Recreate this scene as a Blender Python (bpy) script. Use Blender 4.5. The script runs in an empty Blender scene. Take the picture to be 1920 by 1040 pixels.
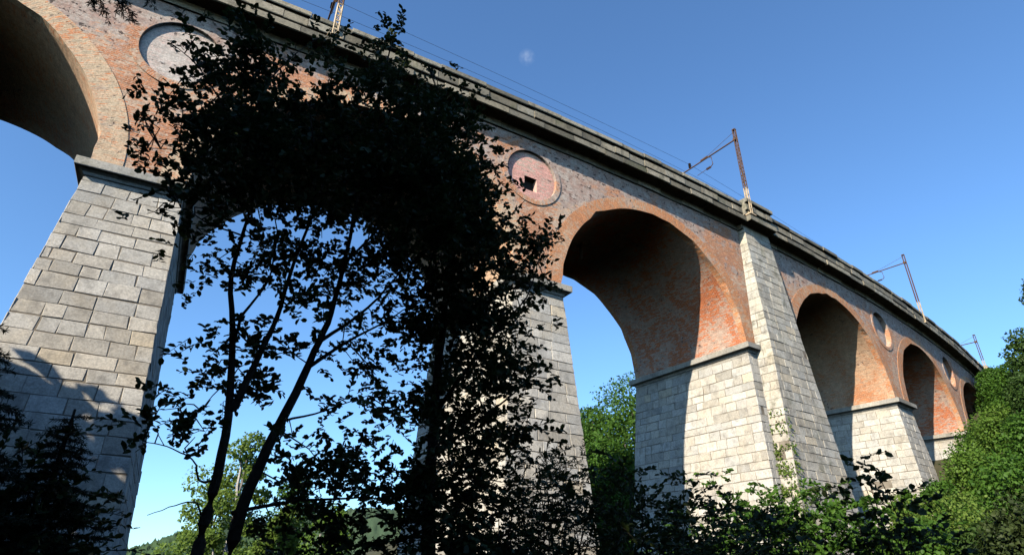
import bpy, math, random
import numpy as np
from mathutils import Vector, Matrix
from mathutils.geometry import delaunay_2d_cdt

random.seed(7); rng = np.random.default_rng(7)
R = math.radians
sc = bpy.context.scene
col = sc.collection

# ------------------------------------------------------------------ camera
PITCH, ROLL, YAW, FPX = 0.46861, 0.00884, 0.4883, 1130.4
cam_d = bpy.data.cameras.new('camera'); cam = bpy.data.objects.new('camera', cam_d); col.objects.link(cam)
cam_d.sensor_width = 36; cam_d.lens = 36 * FPX / 1920; cam_d.clip_end = 6000; cam_d.clip_start = 0.05
sp, cp, sy, cy = math.sin(PITCH), math.cos(PITCH), math.sin(YAW), math.cos(YAW)
FW = Vector((sy * cp, cy * cp, sp)); RT = Vector((cy, -sy, 0)); UP = RT.cross(FW)
cr, sr = math.cos(ROLL), math.sin(ROLL)
RT2 = RT * cr + UP * sr; UP2 = UP * cr - RT * sr
cam.matrix_world = Matrix(((RT2.x, UP2.x, -FW.x, 0), (RT2.y, UP2.y, -FW.y, 0), (RT2.z, UP2.z, -FW.z, 0), (0, 0, 0, 1)))
sc.camera = cam

def at(px, py, dist):
    """a point of the place, found from its sight line at a horizontal distance from the viewer"""
    a, b = (px - 960) / FPX, (py - 520) / FPX
    d = FW + RT2 * a - UP2 * b
    return d * (dist / math.hypot(d.x, d.y))

# ------------------------------------------------------------------ sun, sky, exposure
SUN = Vector((-1.94, -1.0, 1.225)).normalized()
sun_az = math.atan2(SUN.x, SUN.y); sun_el = math.asin(SUN.z)
w = bpy.data.worlds.new('World'); sc.world = w; w.use_nodes = True
nt = w.node_tree; nt.nodes.clear()
wo = nt.nodes.new('ShaderNodeOutputWorld'); bg = nt.nodes.new('ShaderNodeBackground')
sky = nt.nodes.new('ShaderNodeTexSky'); sky.sky_type = 'NISHITA'; sky.sun_disc = False
sky.sun_elevation = sun_el; sky.sun_rotation = sun_az % (2 * math.pi)
sky.altitude = 300; sky.air_density = 1.0; sky.dust_density = 0.55; sky.ozone_density = 2.5
bg.inputs['Strength'].default_value = 0.122
tint = nt.nodes.new('ShaderNodeMix'); tint.data_type = 'RGBA'; tint.blend_type = 'MULTIPLY'; tint.inputs[0].default_value = 1; tint.inputs[7].default_value = (0.73, 0.99, 1.19, 1)
nt.links.new(sky.outputs[0], tint.inputs[6]); 
# one small wisp of cloud, fixed in the sky by its direction
tcw = nt.nodes.new('ShaderNodeTexCoord'); wd = at(988, 108, 1.0).normalized()
dist_n = nt.nodes.new('ShaderNodeVectorMath'); dist_n.operation = 'DISTANCE'; nt.links.new(tcw.outputs['Generated'], dist_n.inputs[0]); dist_n.inputs[1].default_value = wd
nz = nt.nodes.new('ShaderNodeTexNoise'); nz.inputs['Scale'].default_value = 70; nz.inputs['Detail'].default_value = 5; nt.links.new(tcw.outputs['Generated'], nz.inputs['Vector'])
mr = nt.nodes.new('ShaderNodeMapRange'); nt.links.new(dist_n.outputs['Value'], mr.inputs[0])
for i_, v_ in enumerate((0.0, 0.014, 1.0, 0.0)): mr.inputs[i_ + 1].default_value = v_
m2 = nt.nodes.new('ShaderNodeMapRange'); nt.links.new(nz.outputs[0], m2.inputs[0])
for i_, v_ in enumerate((0.36, 0.75, 0.0, 0.34)): m2.inputs[i_ + 1].default_value = v_
mm = nt.nodes.new('ShaderNodeMath'); mm.operation = 'MULTIPLY'; nt.links.new(mr.outputs[0], mm.inputs[0]); nt.links.new(m2.outputs[0], mm.inputs[1])
cl = nt.nodes.new('ShaderNodeMix'); cl.data_type = 'RGBA'; nt.links.new(mm.outputs[0], cl.inputs[0]); nt.links.new(tint.outputs[2], cl.inputs[6]); cl.inputs[7].default_value = (5.0, 5.4, 6.0, 1)
nt.links.new(cl.outputs[2], bg.inputs['Color']); nt.links.new(bg.outputs[0], wo.inputs['Surface'])
sl = bpy.data.lights.new('sun', 'SUN'); so = bpy.data.objects.new('sun', sl); col.objects.link(so)
sl.energy = 5.0; sl.angle = R(0.5); sl.color = (1.0, 0.90, 0.76)
so.rotation_euler = SUN.to_track_quat('Z', 'Y').to_euler(); so.location = SUN * 100
vs = sc.view_settings; vs.view_transform = 'Standard'; vs.look = 'None'; vs.gamma = 1; vs.exposure = 0.85; vs.use_curve_mapping = False
sc.cycles.max_bounces = 5; sc.cycles.diffuse_bounces = 0; sc.cycles.transparent_max_bounces = 4

# ------------------------------------------------------------------ helpers
class MB:
    def __init__(s): s.v = []; s.f = []; s.uv = []; s.tone = []; s.mi = []; s.n = 0
    def face(s, pts, uv=None, tone=0.5, mi=0):
        i = s.n; k = len(pts); s.v.extend(tuple(p) for p in pts); s.n += k
        s.f.append(tuple(range(i, i + k))); s.uv.extend(uv if uv else [(0, 0)] * k); s.tone.append(tone); s.mi.append(mi)
    def box(s, c, ax, ay, az, tone=0.5, mi=0):
        c, ax, ay, az = map(Vector, (c, ax, ay, az))
        P = lambda i, j, k: c + ax * i + ay * j + az * k
        for q in (((-1,-1,-1),(-1,1,-1),(1,1,-1),(1,-1,-1)), ((-1,-1,1),(1,-1,1),(1,1,1),(-1,1,1)),
                  ((-1,-1,-1),(1,-1,-1),(1,-1,1),(-1,-1,1)), ((1,-1,-1),(1,1,-1),(1,1,1),(1,-1,1)),
                  ((1,1,-1),(-1,1,-1),(-1,1,1),(1,1,1)), ((-1,1,-1),(-1,-1,-1),(-1,-1,1),(-1,1,1))):
            s.face([P(*t) for t in q], None, tone, mi)
    def tube(s, pts, rads, n=6, cap=True, tone=0.5, mi=0):
        pts = [Vector(p) for p in pts]; rings = []
        for i, p in enumerate(pts):
            t = (pts[min(i + 1, len(pts) - 1)] - pts[max(i - 1, 0)]).normalized()
            a = t.cross(Vector((0, 0, 1)))
            if a.length < 0.05: a = t.cross(Vector((1, 0, 0)))
            a.normalize(); b = a.cross(t)
            rings.append([p + (a * math.cos(2 * math.pi * j / n) + b * math.sin(2 * math.pi * j / n)) * rads[i] for j in range(n)])
        for A, B in zip(rings, rings[1:]):
            for j in range(n): s.face([A[j], B[j], B[(j + 1) % n], A[(j + 1) % n]], None, tone, mi)
        if cap: s.face(rings[0], None, tone, mi); s.face(rings[-1][::-1], None, tone, mi)
    def build(s, name, mats, parent=None, base=None, merge=True, smooth=False):
        me = bpy.data.meshes.new(name)
        V = np.array(s.v, float).reshape(-1, 3)
        if base is not None: V = V - np.array(base)
        me.from_pydata(V.tolist(), [], s.f)
        for m in (mats if isinstance(mats, (list, tuple)) else [mats]): me.materials.append(m)
        ul = me.uv_layers.new(name='UVMap'); ul.data.foreach_set('uv', np.array(s.uv, float).ravel())
        a = me.attributes.new('tone', 'FLOAT', 'FACE'); a.data.foreach_set('value', np.array(s.tone, float))
        me.polygons.foreach_set('material_index', np.array(s.mi, np.int32))
        if smooth: me.polygons.foreach_set('use_smooth', np.ones(len(s.f), bool))
        o = bpy.data.objects.new(name, me); col.objects.link(o)
        if parent is not None: o.parent = parent
        return o

def fast_mesh(name, verts, quads, mats, parent=None, tone=None):
    """many equal small quads from arrays"""
    me = bpy.data.meshes.new(name); nv, nq = len(verts), len(quads)
    me.vertices.add(nv); me.vertices.foreach_set('co', np.asarray(verts, np.float32).ravel())
    me.loops.add(nq * 4); me.loops.foreach_set('vertex_index', np.asarray(quads, np.int32).ravel())
    me.polygons.add(nq); me.polygons.foreach_set('loop_start', np.arange(0, nq * 4, 4, dtype=np.int32))
    me.update(calc_edges=True)
    for m in (mats if isinstance(mats, (list, tuple)) else [mats]): me.materials.append(m)
    if tone is not None:
        a = me.attributes.new('tone', 'FLOAT', 'FACE'); a.data.foreach_set('value', np.asarray(tone, np.float32))
    me.validate()
    o = bpy.data.objects.new(name, me); col.objects.link(o)
    if parent is not None: o.parent = parent
    return o

def tag(o, label, cat, group=None, kind=None):
    if label: o['label'] = label
    if cat: o['category'] = cat
    if group: o['group'] = group
    if kind: o['kind'] = kind
    return o
def thing(name, loc, label, cat, group=None):
    o = bpy.data.objects.new(name, None); col.objects.link(o); o.location = loc; o.empty_display_size = 0.3
    return tag(o, label, cat, group)
def copy_tree(o, parent=None):
    c = o.copy(); col.objects.link(c)
    if parent is not None: c.parent = parent
    for ch in list(o.children): copy_tree(ch, c)
    return c

# ------------------------------------------------------------------ materials
class NT:
    def __init__(s, name):
        s.m = bpy.data.materials.new(name); s.m.use_nodes = True; s.t = s.m.node_tree; s.t.nodes.clear()
        s.out = s.n('OutputMaterial'); s.b = s.n('BsdfPrincipled'); s.l(s.b.outputs[0], s.out.inputs['Surface'])
        s.b.inputs['Roughness'].default_value = 0.9
        s.b.inputs['Specular IOR Level'].default_value = 0.2
    def n(s, k, **kw):
        x = s.t.nodes.new('ShaderNode' + k)
        for a, b in kw.items(): setattr(x, a, b)
        return x
    def l(s, a, b): s.t.links.new(a, b)
    def setv(s, sock, v):
        if hasattr(v, 'is_output'): s.l(v, sock)
        elif isinstance(v, (tuple, list)) and len(v) == 3 and sock.type == 'RGBA': sock.default_value = (*v, 1)
        else: sock.default_value = v
    def coord(s, which='Object', scale=(1, 1, 1)):
        c = s.n('TexCoord'); mp = s.n('Mapping'); mp.inputs['Scale'].default_value = scale; s.l(c.outputs[which], mp.inputs[0]); return mp.outputs[0]
    def noise(s, vec, scale, detail=5, rough=0.6, dist=0):
        x = s.n('TexNoise'); x.inputs['Scale'].default_value = scale; x.inputs['Detail'].default_value = detail
        x.inputs['Roughness'].default_value = rough; x.inputs['Distortion'].default_value = dist; s.l(vec, x.inputs['Vector']); return x.outputs[0]
    def ramp(s, fac, lo, hi, a=0.0, b=1.0):
        x = s.n('MapRange'); x.clamp = True; s.setv(x.inputs[0], fac)
        for i, v in enumerate((lo, hi, a, b)): x.inputs[i + 1].default_value = v
        return x.outputs[0]
    def mix(s, f, a, b, mode='MIX'):
        x = s.n('Mix', data_type='RGBA', blend_type=mode); s.setv(x.inputs[0], f); s.setv(x.inputs[6], a); s.setv(x.inputs[7], b); return x.outputs[2]
    def math(s, op, a, b=0.0):
        x = s.n('Math', operation=op); s.setv(x.inputs[0], a); s.setv(x.inputs[1], b); return x.outputs[0]
    def attr(s, name):
        x = s.n('Attribute'); x.attribute_name = name; return x.outputs['Fac']
    def bump(s, h, strength=0.4, dist=0.02):
        x = s.n('Bump'); x.inputs['Strength'].default_value = strength; x.inputs['Distance'].default_value = dist
        s.l(h, x.inputs['Height']); s.l(x.outputs[0], s.b.inputs['Normal'])
    def color(s, c): s.setv(s.b.inputs['Base Color'], c)

def brick_mat(name, orange, pale, grey, lo, hi, top_grey=False, seed=0.0, dark=1.0, sk=0.6):
    n = NT(name); v = n.coord(); uv = n.coord('UV')
    off = n.n('Vectormath' if False else 'VectorMath', operation='ADD'); n.l(v, off.inputs[0]); off.inputs[1].default_value = (seed * 7.3, seed * 3.1, seed * 5.7); v2 = off.outputs[0]
    bt = n.n('TexBrick'); n.l(uv, bt.inputs['Vector']); bt.inputs['Scale'].default_value = 1.0
    bt.inputs['Brick Width'].default_value = 0.28; bt.inputs['Row Height'].default_value = 0.085; bt.inputs['Mortar Size'].default_value = 0.012
    bt.inputs['Color1'].default_value = (0.0, 0, 0, 1); bt.inputs['Color2'].default_value = (1, 1, 1, 1); bt.inputs['Mortar'].default_value = (0.5, 0.5, 0.5, 1)
    b = n.ramp(bt.outputs['Color'], 0, 1)                                # a random value for each brick
    streak = n.noise(n.coord('UV', (1.6, 8.0, 1)), 1.0, 4, 0.7)          # runs of bricks along the courses
    big = n.noise(v2, 0.33, 6, 0.65, 0.5)
    clump = n.noise(n.coord('UV', (2.2, 4.5, 1)), 1.0, 5, 0.7)
    fine = n.noise(v2, 14, 4, 0.75)
    red = n.mix(n.ramp(clump, 0.35, 0.65), tuple(x * 1.15 for x in orange), (orange[0] * 0.8, orange[1] * 0.66, orange[2] * 0.66))
    red = n.mix(n.math('MULTIPLY', b, 0.6), red, tuple(x * 0.5 for x in orange))
    pal = n.mix(n.ramp(n.noise(v2, 3.3, 5, 0.7), 0.35, 0.65), pale, tuple(x * 0.72 for x in pale))
    pal = n.mix(n.math('MULTIPLY', b, 0.35), pal, orange)
    m = n.math('ADD', n.math('MULTIPLY', big, 0.85), n.math('MULTIPLY', n.math('SUBTRACT', clump, 0.5), 0.5))
    m = n.math('ADD', m, n.math('MULTIPLY', n.math('SUBTRACT', streak, 0.5), sk))
    m = n.math('ADD', m, n.math('MULTIPLY', n.math('SUBTRACT', b, 0.5), 0.14))
    m = n.math('ADD', m, 0.075)
    c = n.mix(n.ramp(m, lo, hi), red, pal)
    c = n.mix(n.math('MULTIPLY', bt.outputs['Fac'], 0.5), c, tuple(0.5 * (p_ + g_) for p_, g_ in zip(pale, grey)))
    g = n.noise(v2, 0.7, 7, 0.72)
    gm = n.ramp(n.math('ADD', g, n.math('MULTIPLY', n.math('SUBTRACT', streak, 0.5), 0.25)), 0.57, 0.63, 0, 0.8)
    if top_grey:
        sx = n.n('SeparateXYZ'); n.l(n.coord(), sx.inputs[0])
        hh = n.math('ADD', sx.outputs[2], n.math('MULTIPLY', n.math('SUBTRACT', big, 0.5), 12.0))
        hh = n.math('ADD', hh, n.math('MULTIPLY', n.math('SUBTRACT', clump, 0.5), 5.0))
        gm = n.math('MAXIMUM', gm, n.ramp(hh, TOPG, TOPG + 1.0, 0, 0.92))
    gcol = n.mix(n.ramp(n.noise(v2, 2.2, 6, 0.75), 0.38, 0.62), tuple(x * 1.12 for x in grey), (grey[0] * 0.86, grey[1] * 0.66, grey[2] * 0.62))
    c = n.mix(gm, c, gcol)
    st = n.noise(n.coord('Object', (1.3, 1.3, 0.12)), 1.0, 5, 0.65)     # rain streaks
    c = n.mix(n.ramp(st, 0.57, 0.74, 0, 0.4), c, tuple(x * 0.6 for x in grey))
    pits = n.noise(n.coord('UV', (3.4, 4.6, 1)), 1.0, 3, 0.6)
    pm = n.math('MULTIPLY', n.ramp(pits, 0.59, 0.63), n.ramp(gm, 0.0, 0.6, 0.2, 1.0))
    c = n.mix(n.math('MULTIPLY', pm, 0.85), c, (0.06, 0.04, 0.035))
    c = n.mix(1.0, c, n.mix(n.ramp(fine, 0.25, 0.75), (0.55 * dark,) * 3, (1.3 * dark,) * 3), 'MULTIPLY')
    c = n.mix(1.0, c, n.mix(n.ramp(streak, 0.3, 0.65), (1.14,) * 3, (0.74,) * 3), 'MULTIPLY')
    n.color(c)
    hgt = n.math('ADD', n.math('MULTIPLY', bt.outputs['Fac'], -0.5), n.math('ADD', n.math('MULTIPLY', fine, 0.7), n.math('MULTIPLY', pm, -2.0)))
    n.bump(hgt, 0.6, 0.03)
    return n.m

def stone_mat(name, light, dark, ochre, stain=0.5, moss=0.0):
    n = NT(name); v = n.coord(); t = n.attr('tone')
    c = n.mix(n.ramp(t, 0.05, 0.75), dark, light)
    hue = n.math('FRACT', n.math('MULTIPLY', t, 97.0))
    c = n.mix(1.0, c, n.mix(hue, (1.03, 1.0, 0.94), (0.96, 0.99, 1.02)), 'MULTIPLY')
    c = n.mix(n.ramp(t, 0.86, 0.9, 0, 0.45), c, ochre)
    c = n.mix(n.ramp(n.noise(v, 0.9, 4, 0.6), 0.5, 0.7, 0, 0.25), c, tuple(x * 1.05 for x in ochre))
    fine = n.noise(v, 15, 6, 0.8); mid = n.noise(v, 1.6, 6, 0.7)
    c = n.mix(1.0, c, n.mix(n.ramp(fine, 0.25, 0.75), (0.5,) * 3, (1.32,) * 3), 'MULTIPLY')
    c = n.mix(n.ramp(n.noise(v, 3.7, 5, 0.75), 0.52, 0.66, 0, 0.4), c, tuple(x * 0.75 for x in dark))
    c = n.mix(n.ramp(mid, 0.5, 0.68, 0, stain), c, tuple(x * 0.55 for x in dark))
    st = n.noise(n.coord('Object', (1.0, 1.0, 0.09)), 1.1, 5, 0.7)
    c = n.mix(n.ramp(st, 0.55, 0.74, 0, stain), c, tuple(x * 0.6 for x in dark))
    if moss: c = n.mix(n.ramp(n.noise(v, 1.1, 6, 0.7), 0.55, 0.68, 0, moss), c, (0.07, 0.08, 0.035))
    n.color(c); n.bump(n.math('ADD', fine, n.math('MULTIPLY', n.noise(v, 34, 4, 0.75), 0.9)), 0.6, 0.022)
    return n.m

def flat_mat(name, c1, c2, scale=4, rough=0.9, bump=0.3, metallic=0.0):
    n = NT(name); v = n.coord(); f = n.noise(v, scale, 6, 0.7)
    n.color(n.mix(n.ramp(f, 0.3, 0.7), c1, c2)); n.b.inputs['Roughness'].default_value = rough; n.b.inputs['Metallic'].default_value = metallic
    n.bump(f, bump, 0.03); return n.m

def leaf_mat(name, c1, c2, trans=0.35, tcol=None, rough=0.55):
    n = NT(name); t = n.attr('tone')
    c = n.mix(t, c1, c2); n.color(c); n.b.inputs['Roughness'].default_value = rough
    tb = n.n('BsdfTranslucent'); n.setv(tb.inputs[0], n.mix(t, *(tcol or (tuple(x * 1.3 for x in c1), tuple(x * 1.3 for x in c2)))))
    mx = n.n('MixShader'); mx.inputs[0].default_value = trans; n.l(n.b.outputs[0], mx.inputs[1]); n.l(tb.outputs[0], mx.inputs[2]); n.l(mx.outputs[0], n.out.inputs['Surface'])
    return n.m

# ------------------------------------------------------------------ viaduct plan (metres; s runs along the near face)
SC = 22.0
X0, ZI, RISE, ZC, ZP, ZM, W, T1, T, TB = [SC * x for x in (-0.16089, 0.58939, 0.30118, 0.98402, 1.04989, 0.86642, 0.63262, 0.13779, 0.12623, 0.25181)]
KAP = [x / SC for x in (0.01518, 0.01623, 0.10449, 0.08711, 0.08005, 0.06333, 0.06101)]
BAT, BATF = 0.0767, 0.0669
DEP = 0.42 * SC
PC = {1: 0.0}; PW_ = {0: TB, 1: T1, 2: T, 3: TB, 4: T, 5: T, 6: TB, 7: T}
PC[0] = -(T1 / 2 + W + TB / 2)
for i in range(2, 8): PC[i] = PC[i - 1] + PW_[i - 1] / 2 + W + PW_[i] / 2
_S = np.linspace(PC[0] - 20, PC[7] + 25, 3000); _ds = _S[1] - _S[0]
_K = np.interp(_S, [PC[i] for i in range(7)], KAP)
_th = np.concatenate([[0], np.cumsum((_K[1:] + _K[:-1]) / 2 * _ds)]); _th -= np.interp(0, _S, _th)
_mx = (_th[1:] + _th[:-1]) / 2
_X = np.concatenate([[0], np.cumsum(np.cos(_mx) * _ds)]); _Y = np.concatenate([[0], np.cumsum(np.sin(_mx) * _ds)])
_X -= np.interp(0, _S, _X) - X0; _Y -= np.interp(0, _S, _Y) - SC
def P(s, off, z):
    """point at arc length s, off metres in front of the near face, height z above the eye"""
    th = float(np.interp(s, _S, _th))
    return Vector((float(np.interp(s, _S, _X)) + off * math.sin(th), float(np.interp(s, _S, _Y)) - off * math.cos(th), z))
def heading(s): return float(np.interp(s, _S, _th))
ZTOP = ZC - 0.32            # where the bed mould starts
TOPG = 19.0 + 3.0     # object z of the grey weathered band (viaduct base at z = -3)

M = {}
M['brick_face'] = brick_mat('spandrel_brick', (0.58, 0.25, 0.115), (0.68, 0.54, 0.40), (0.44, 0.385, 0.335), 0.485, 0.55, True, 1.0)
M['brick_ring'] = brick_mat('ring_brick', (0.63, 0.25, 0.09), (0.66, 0.49, 0.34), (0.5, 0.40, 0.31), 0.48, 0.58, False, 2.0, 1.0, 0.9)
M['brick_ring_pale'] = brick_mat('pale_ring_brick', (0.64, 0.26, 0.11), (0.70, 0.56, 0.38), (0.52, 0.44, 0.34), 0.37, 0.46, False, 3.0, 1.0, 1.3)
M['brick_vault'] = brick_mat('vault_brick', (0.56, 0.16, 0.045), (0.56, 0.45, 0.36), (0.42, 0.33, 0.27), 0.445, 0.51, False, 4.0)
M['brick_vault_pale'] = brick_mat('pale_vault_brick', (0.52, 0.21, 0.085), (0.66, 0.47, 0.31), (0.48, 0.36, 0.26), 0.34, 0.50, False, 5.0)
M['stone'] = stone_mat('ashlar_stone', (0.60, 0.565, 0.495), (0.27, 0.255, 0.225), (0.50, 0.39, 0.23), 0.55)
M['stone_stained'] = stone_mat('stained_ashlar_stone', (0.56, 0.52, 0.44), (0.24, 0.22, 0.185), (0.46, 0.36, 0.22), 0.7, 0.45)
M['mortar'] = flat_mat('mortar', (0.11, 0.09, 0.065), (0.24, 0.21, 0.165), 1.3)
M['impost'] = stone_mat('impost_stone', (0.46, 0.43, 0.37), (0.24, 0.225, 0.195), (0.40, 0.33, 0.22), 0.5, 0.35)
M['cornice'] = stone_mat('cornice_stone', (0.37, 0.33, 0.255), (0.12, 0.11, 0.085), (0.33, 0.26, 0.16), 0.75, 0.55)
M['plaster'] = brick_mat('medallion_plaster', (0.82, 0.42, 0.35), (0.66, 0.55, 0.43), (0.60, 0.48, 0.40), 0.56, 0.59, False, 6.0)
M['plaster_pale'] = brick_mat('pale_medallion_plaster', (0.64, 0.50, 0.43), (0.66, 0.60, 0.53), (0.50, 0.44, 0.38), 0.42, 0.55, False, 7.0)
M['dark'] = flat_mat('dark_opening', (0.02, 0.018, 0.016), (0.035, 0.03, 0.027))
M['iron_grate'] = flat_mat('window_iron', (0.05, 0.045, 0.04), (0.09, 0.08, 0.07))
M['rust'] = flat_mat('rusty_steel', (0.06, 0.036, 0.024), (0.11, 0.06, 0.036), 8, 0.8)
M['cream'] = flat_mat('cream_paint', (0.50, 0.40, 0.26), (0.36, 0.26, 0.16), 5, 0.6)
M['wire'] = flat_mat('wire_copper', (0.06, 0.05, 0.05), (0.09, 0.08, 0.08))
M['ballast'] = flat_mat('ballast', (0.18, 0.17, 0.16), (0.28, 0.26, 0.24), 12)

# ------------------------------------------------------------------ viaduct
VB = Vector((31.0, 24.0, -3.0))
viaduct = thing('railway_viaduct', VB, 'long curved railway viaduct of weathered brick arches on pale stone piers', 'viaduct')
def part(mb, name, mats, parent=None, smooth=False): 
    return mb.build(name, mats, parent if parent is not None else viaduct, VB if parent is None else VB, smooth=smooth)

EXA, EXB = 0.95, 0.66
arches = {k: (PC[k] + PC[k - 1]) / 2 + (PW_[k - 1] - PW_[k]) / 4 for k in range(1, 8)}
GZ = {0: -4, 1: -4, 2: -4, 3: -3, 4: -2, 5: 4, 6: 12, 7: 16}

def face_strip(mb, ptsA, ptsB, uvA, uvB, mi=0):
    for i in range(len(ptsA) - 1):
        mb.face([ptsA[i], ptsA[i + 1], ptsB[i + 1], ptsB[i]], [uvA[i], uvA[i + 1], uvB[i + 1], uvB[i]], 0.5, mi)

# spandrel wall: near face by constrained triangulation with the medallion holes, and the far face
MEDR = 1.5
def spandrel():
    mb = MB()
    s0, s1 = PC[0], PC[7]
    def outline(step_s=1.2):
        pts = []
        bot = []
        for k in range(1, 8):
            ac = arches[k]; a = W / 2 + EXA; b = RISE + EXB
            lo = PC[k - 1] if k == 1 else None
            N = 40
            for i in range(N + 1):
                th = math.pi - math.pi * i / N
                bot.append((ac + a * math.cos(th), ZI + b * math.sin(th)))
        top = [(s, ZTOP) for s in np.arange(s1, s0 - 0.01, -1.2)]
        if abs(top[-1][0] - s0) > 1e-3: top.append((s0, ZTOP))
        return [(s0, ZI)] + bot + [(s1, ZI)] + top
    for side in (0, 1):
        off = 0.0 if side == 0 else -DEP
        ol = outline(); n = len(ol); V = [Vector(p) for p in ol]; E = [(i, (i + 1) % n) for i in range(n)]
        holes = []
        if side == 0:
            for k in (1, 2, 4, 5):
                b = len(V); m = 36
                for i in range(m):
                    V.append(Vector((PC[k] - (0.3 if k == 2 else 0.0) + MEDR * math.cos(2 * math.pi * i / m), ZM + MEDR * math.sin(2 * math.pi * i / m))))
                E += [(b + i, b + (i + 1) % m) for i in range(m)]; holes.append((PC[k] - (0.3 if k == 2 else 0.0), ZM))
        def inside(x, z):
            for k, ac in arches.items():
                if ((x - ac) / (W / 2 + EXA + 0.25)) ** 2 + (max(z - ZI, 0) / (RISE + EXB + 0.2)) ** 2 < 1: return False
            for hx, hz in holes:
                if math.hypot(x - hx, z - hz) < MEDR + 0.25: return False
            return True
        for x in np.arange(s0 + 0.7, s1, 1.1):
            for z in np.arange(ZI + 0.6, ZTOP - 0.4, 1.1):
                if inside(x, z): V.append(Vector((x, z)))
        vo, eo, fo, *_ = delaunay_2d_cdt(V, E, [], 0, 1e-5)
        for f in fo:
            q = [vo[i] for i in f]; cx = sum(p.x for p in q) / 3; cz = sum(p.y for p in q) / 3
            ok = ZI - 1e-3 < cz < ZTOP + 1e-3 and s0 < cx < s1
            for k, ac in arches.items():
                if ((cx - ac) / (W / 2 + EXA)) ** 2 + ((cz - ZI) / (RISE + EXB)) ** 2 < 0.9985: ok = False
            for hx, hz in holes:
                if math.hypot(cx - hx, cz - hz) < MEDR * 0.995: ok = False
            if ok:
                q = q if side == 0 else q[::-1]
                mb.face([P(p.x, off, p.y) for p in q], [(p.x, p.y) for p in q])
    part(mb, 'spandrel_wall', M['brick_face'])
spandrel()

# arch rings (proud by 3 cm) and vaults
def ellipse(ac, a, b, N=64): return [(ac + a * math.cos(math.pi - math.pi * i / N), ZI + b * math.sin(math.pi * i / N)) for i in range(N + 1)]
for k, ac in arches.items():
    mb = MB(); I = ellipse(ac, W / 2, RISE); O = ellipse(ac, W / 2 + EXA, RISE + EXB); Rm = W / 2
    rr = np.random.default_rng(k)
    # wear: the arris of the ring is chipped here and there
    chip = np.interp(np.arange(65), np.arange(0, 65, 2), np.clip(rr.normal(0, 0.05, 33), -0.02, 0.16))
    I2 = [(ac + (s - ac) * (1 + c_ / (W / 2)), ZI + (z - ZI) * (1 + c_ / RISE)) for (s, z), c_ in zip(I, chip)]
    for off0, back in ((0.03, 0), (-DEP - 0.03, 1)):
        A = [P(s, off0, z) for s, z in I2]; B = [P(s, off0, z) for s, z in O]; Am = [P(0.5 * (s + s2), off0, 0.5 * (z + z2)) for (s, z), (s2, z2) in zip(I2, O)]
        ua = [(0, math.pi * i / 64 * Rm) for i in range(65)]; um = [(0.45, u[1]) for u in ua]; ub = [(0.9, u[1]) for u in ua]
        for X_, Y_, u1, u2 in ((A, Am, ua, um), (Am, B, um, ub)):
            face_strip(mb, X_ if not back else Y_, Y_ if not back else X_, u1 if not back else u2, u2 if not back else u1)
        B0 = [P(s, off0 - (0.05 if not back else -0.05), z) for s, z in O]
        face_strip(mb, B, B0, ub, ub)
        A0 = [P(s, off0 - (0.4 if not back else -0.4), z) for s, z in I]
        face_strip(mb, A0, A, ua, um)
        part(mb, 'arch_ring', [M['brick_ring_pale'] if k in (1, 2) else M['brick_ring']]); mb = MB()
    mb = MB(); ND = 10
    for j in range(ND):
        d0, d1 = -0.37 - (DEP - 0.74) * j / ND, -0.37 - (DEP - 0.74) * (j + 1) / ND
        ua = [(d0, math.pi * i / 64 * Rm) for i in range(65)]; ub = [(d1, math.pi * i / 64 * Rm) for i in range(65)]
        face_strip(mb, [P(s, d1, z) for s, z in I], [P(s, d0, z) for s, z in I], ub, ua)
    part(mb, 'arch_vault', M['brick_vault_pale'] if k in (1, 2, 4) else M['brick_vault'], smooth=True)

# ashlar piers
def ashlar_face(mb, F, width, rows, seed, j=0.010, d=0.016, lmin=0.5, lmax=1.2, bias=0.0, var=0.55):
    """F(frac, z, out) -> point; width(z) in metres; rows = list of z levels"""
    r = np.random.default_rng(seed)
    for z0, z1 in zip(rows, rows[1:]):
        # mortar bed behind the row
        wd = width(0.5 * (z0 + z1)); cuts = [0.0]; x = r.uniform(0.4, 1.0) * lmin if r.random() < 0.5 else r.uniform(lmin, lmax)
        while x < wd - 0.38: cuts.append(x / wd); x += r.uniform(lmin, lmax)
        cuts.append(1.0)
        mb.face([F(0, z0, 0), F(1, z0, 0), F(1, z1, 0), F(0, z1, 0)], None, 0.5, 1)
        for a, b in zip(cuts, cuts[1:]):
            ga = j / wd if a > 0 else -d / wd; gb = j / wd if b < 1 else -d / wd
            o = d + r.normal(0, 0.007); t = float(np.clip((r.beta(1.8, 1.8) - 0.5) * var + 0.4 + bias, 0.02, 0.82)); 
            if r.random() < 0.03: t = 0.95
            ch = 0.014
            q = [(a + ga, z0 + j), (b - gb, z0 + j), (b - gb, z1 - j), (a + ga, z1 - j)]
            jj = r.normal(0, 0.014, 8)
            q = [(u + jj[2 * i] / wd, z + jj[2 * i + 1]) for i, (u, z) in enumerate(q)]
            sgn = [(1, 1), (-1, 1), (-1, -1), (1, -1)]
            top = [F(u + ch * sx / wd, z + ch * sz, o) for (u, z), (sx, sz) in zip(q, sgn)]
            bot = [F(u, z, o - 0.015) for u, z in q]; bb = [F(u, z, -0.01) for u, z in q]
            mb.face(top, None, t)
            for i in range(4):
                mb.face([bot[i], bot[(i + 1) % 4], top[(i + 1) % 4], top[i]], None, t)
                mb.face([bb[i], bb[(i + 1) % 4], bot[(i + 1) % 4], bot[i]], None, t)

def rows_for(z0, z1, seed, h=0.66, var=0.10):
    r = np.random.default_rng(seed); out = [z1]
    while out[-1] > z0: out.append(out[-1] - h - r.uniform(-var, var))
    return out[::-1]

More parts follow.
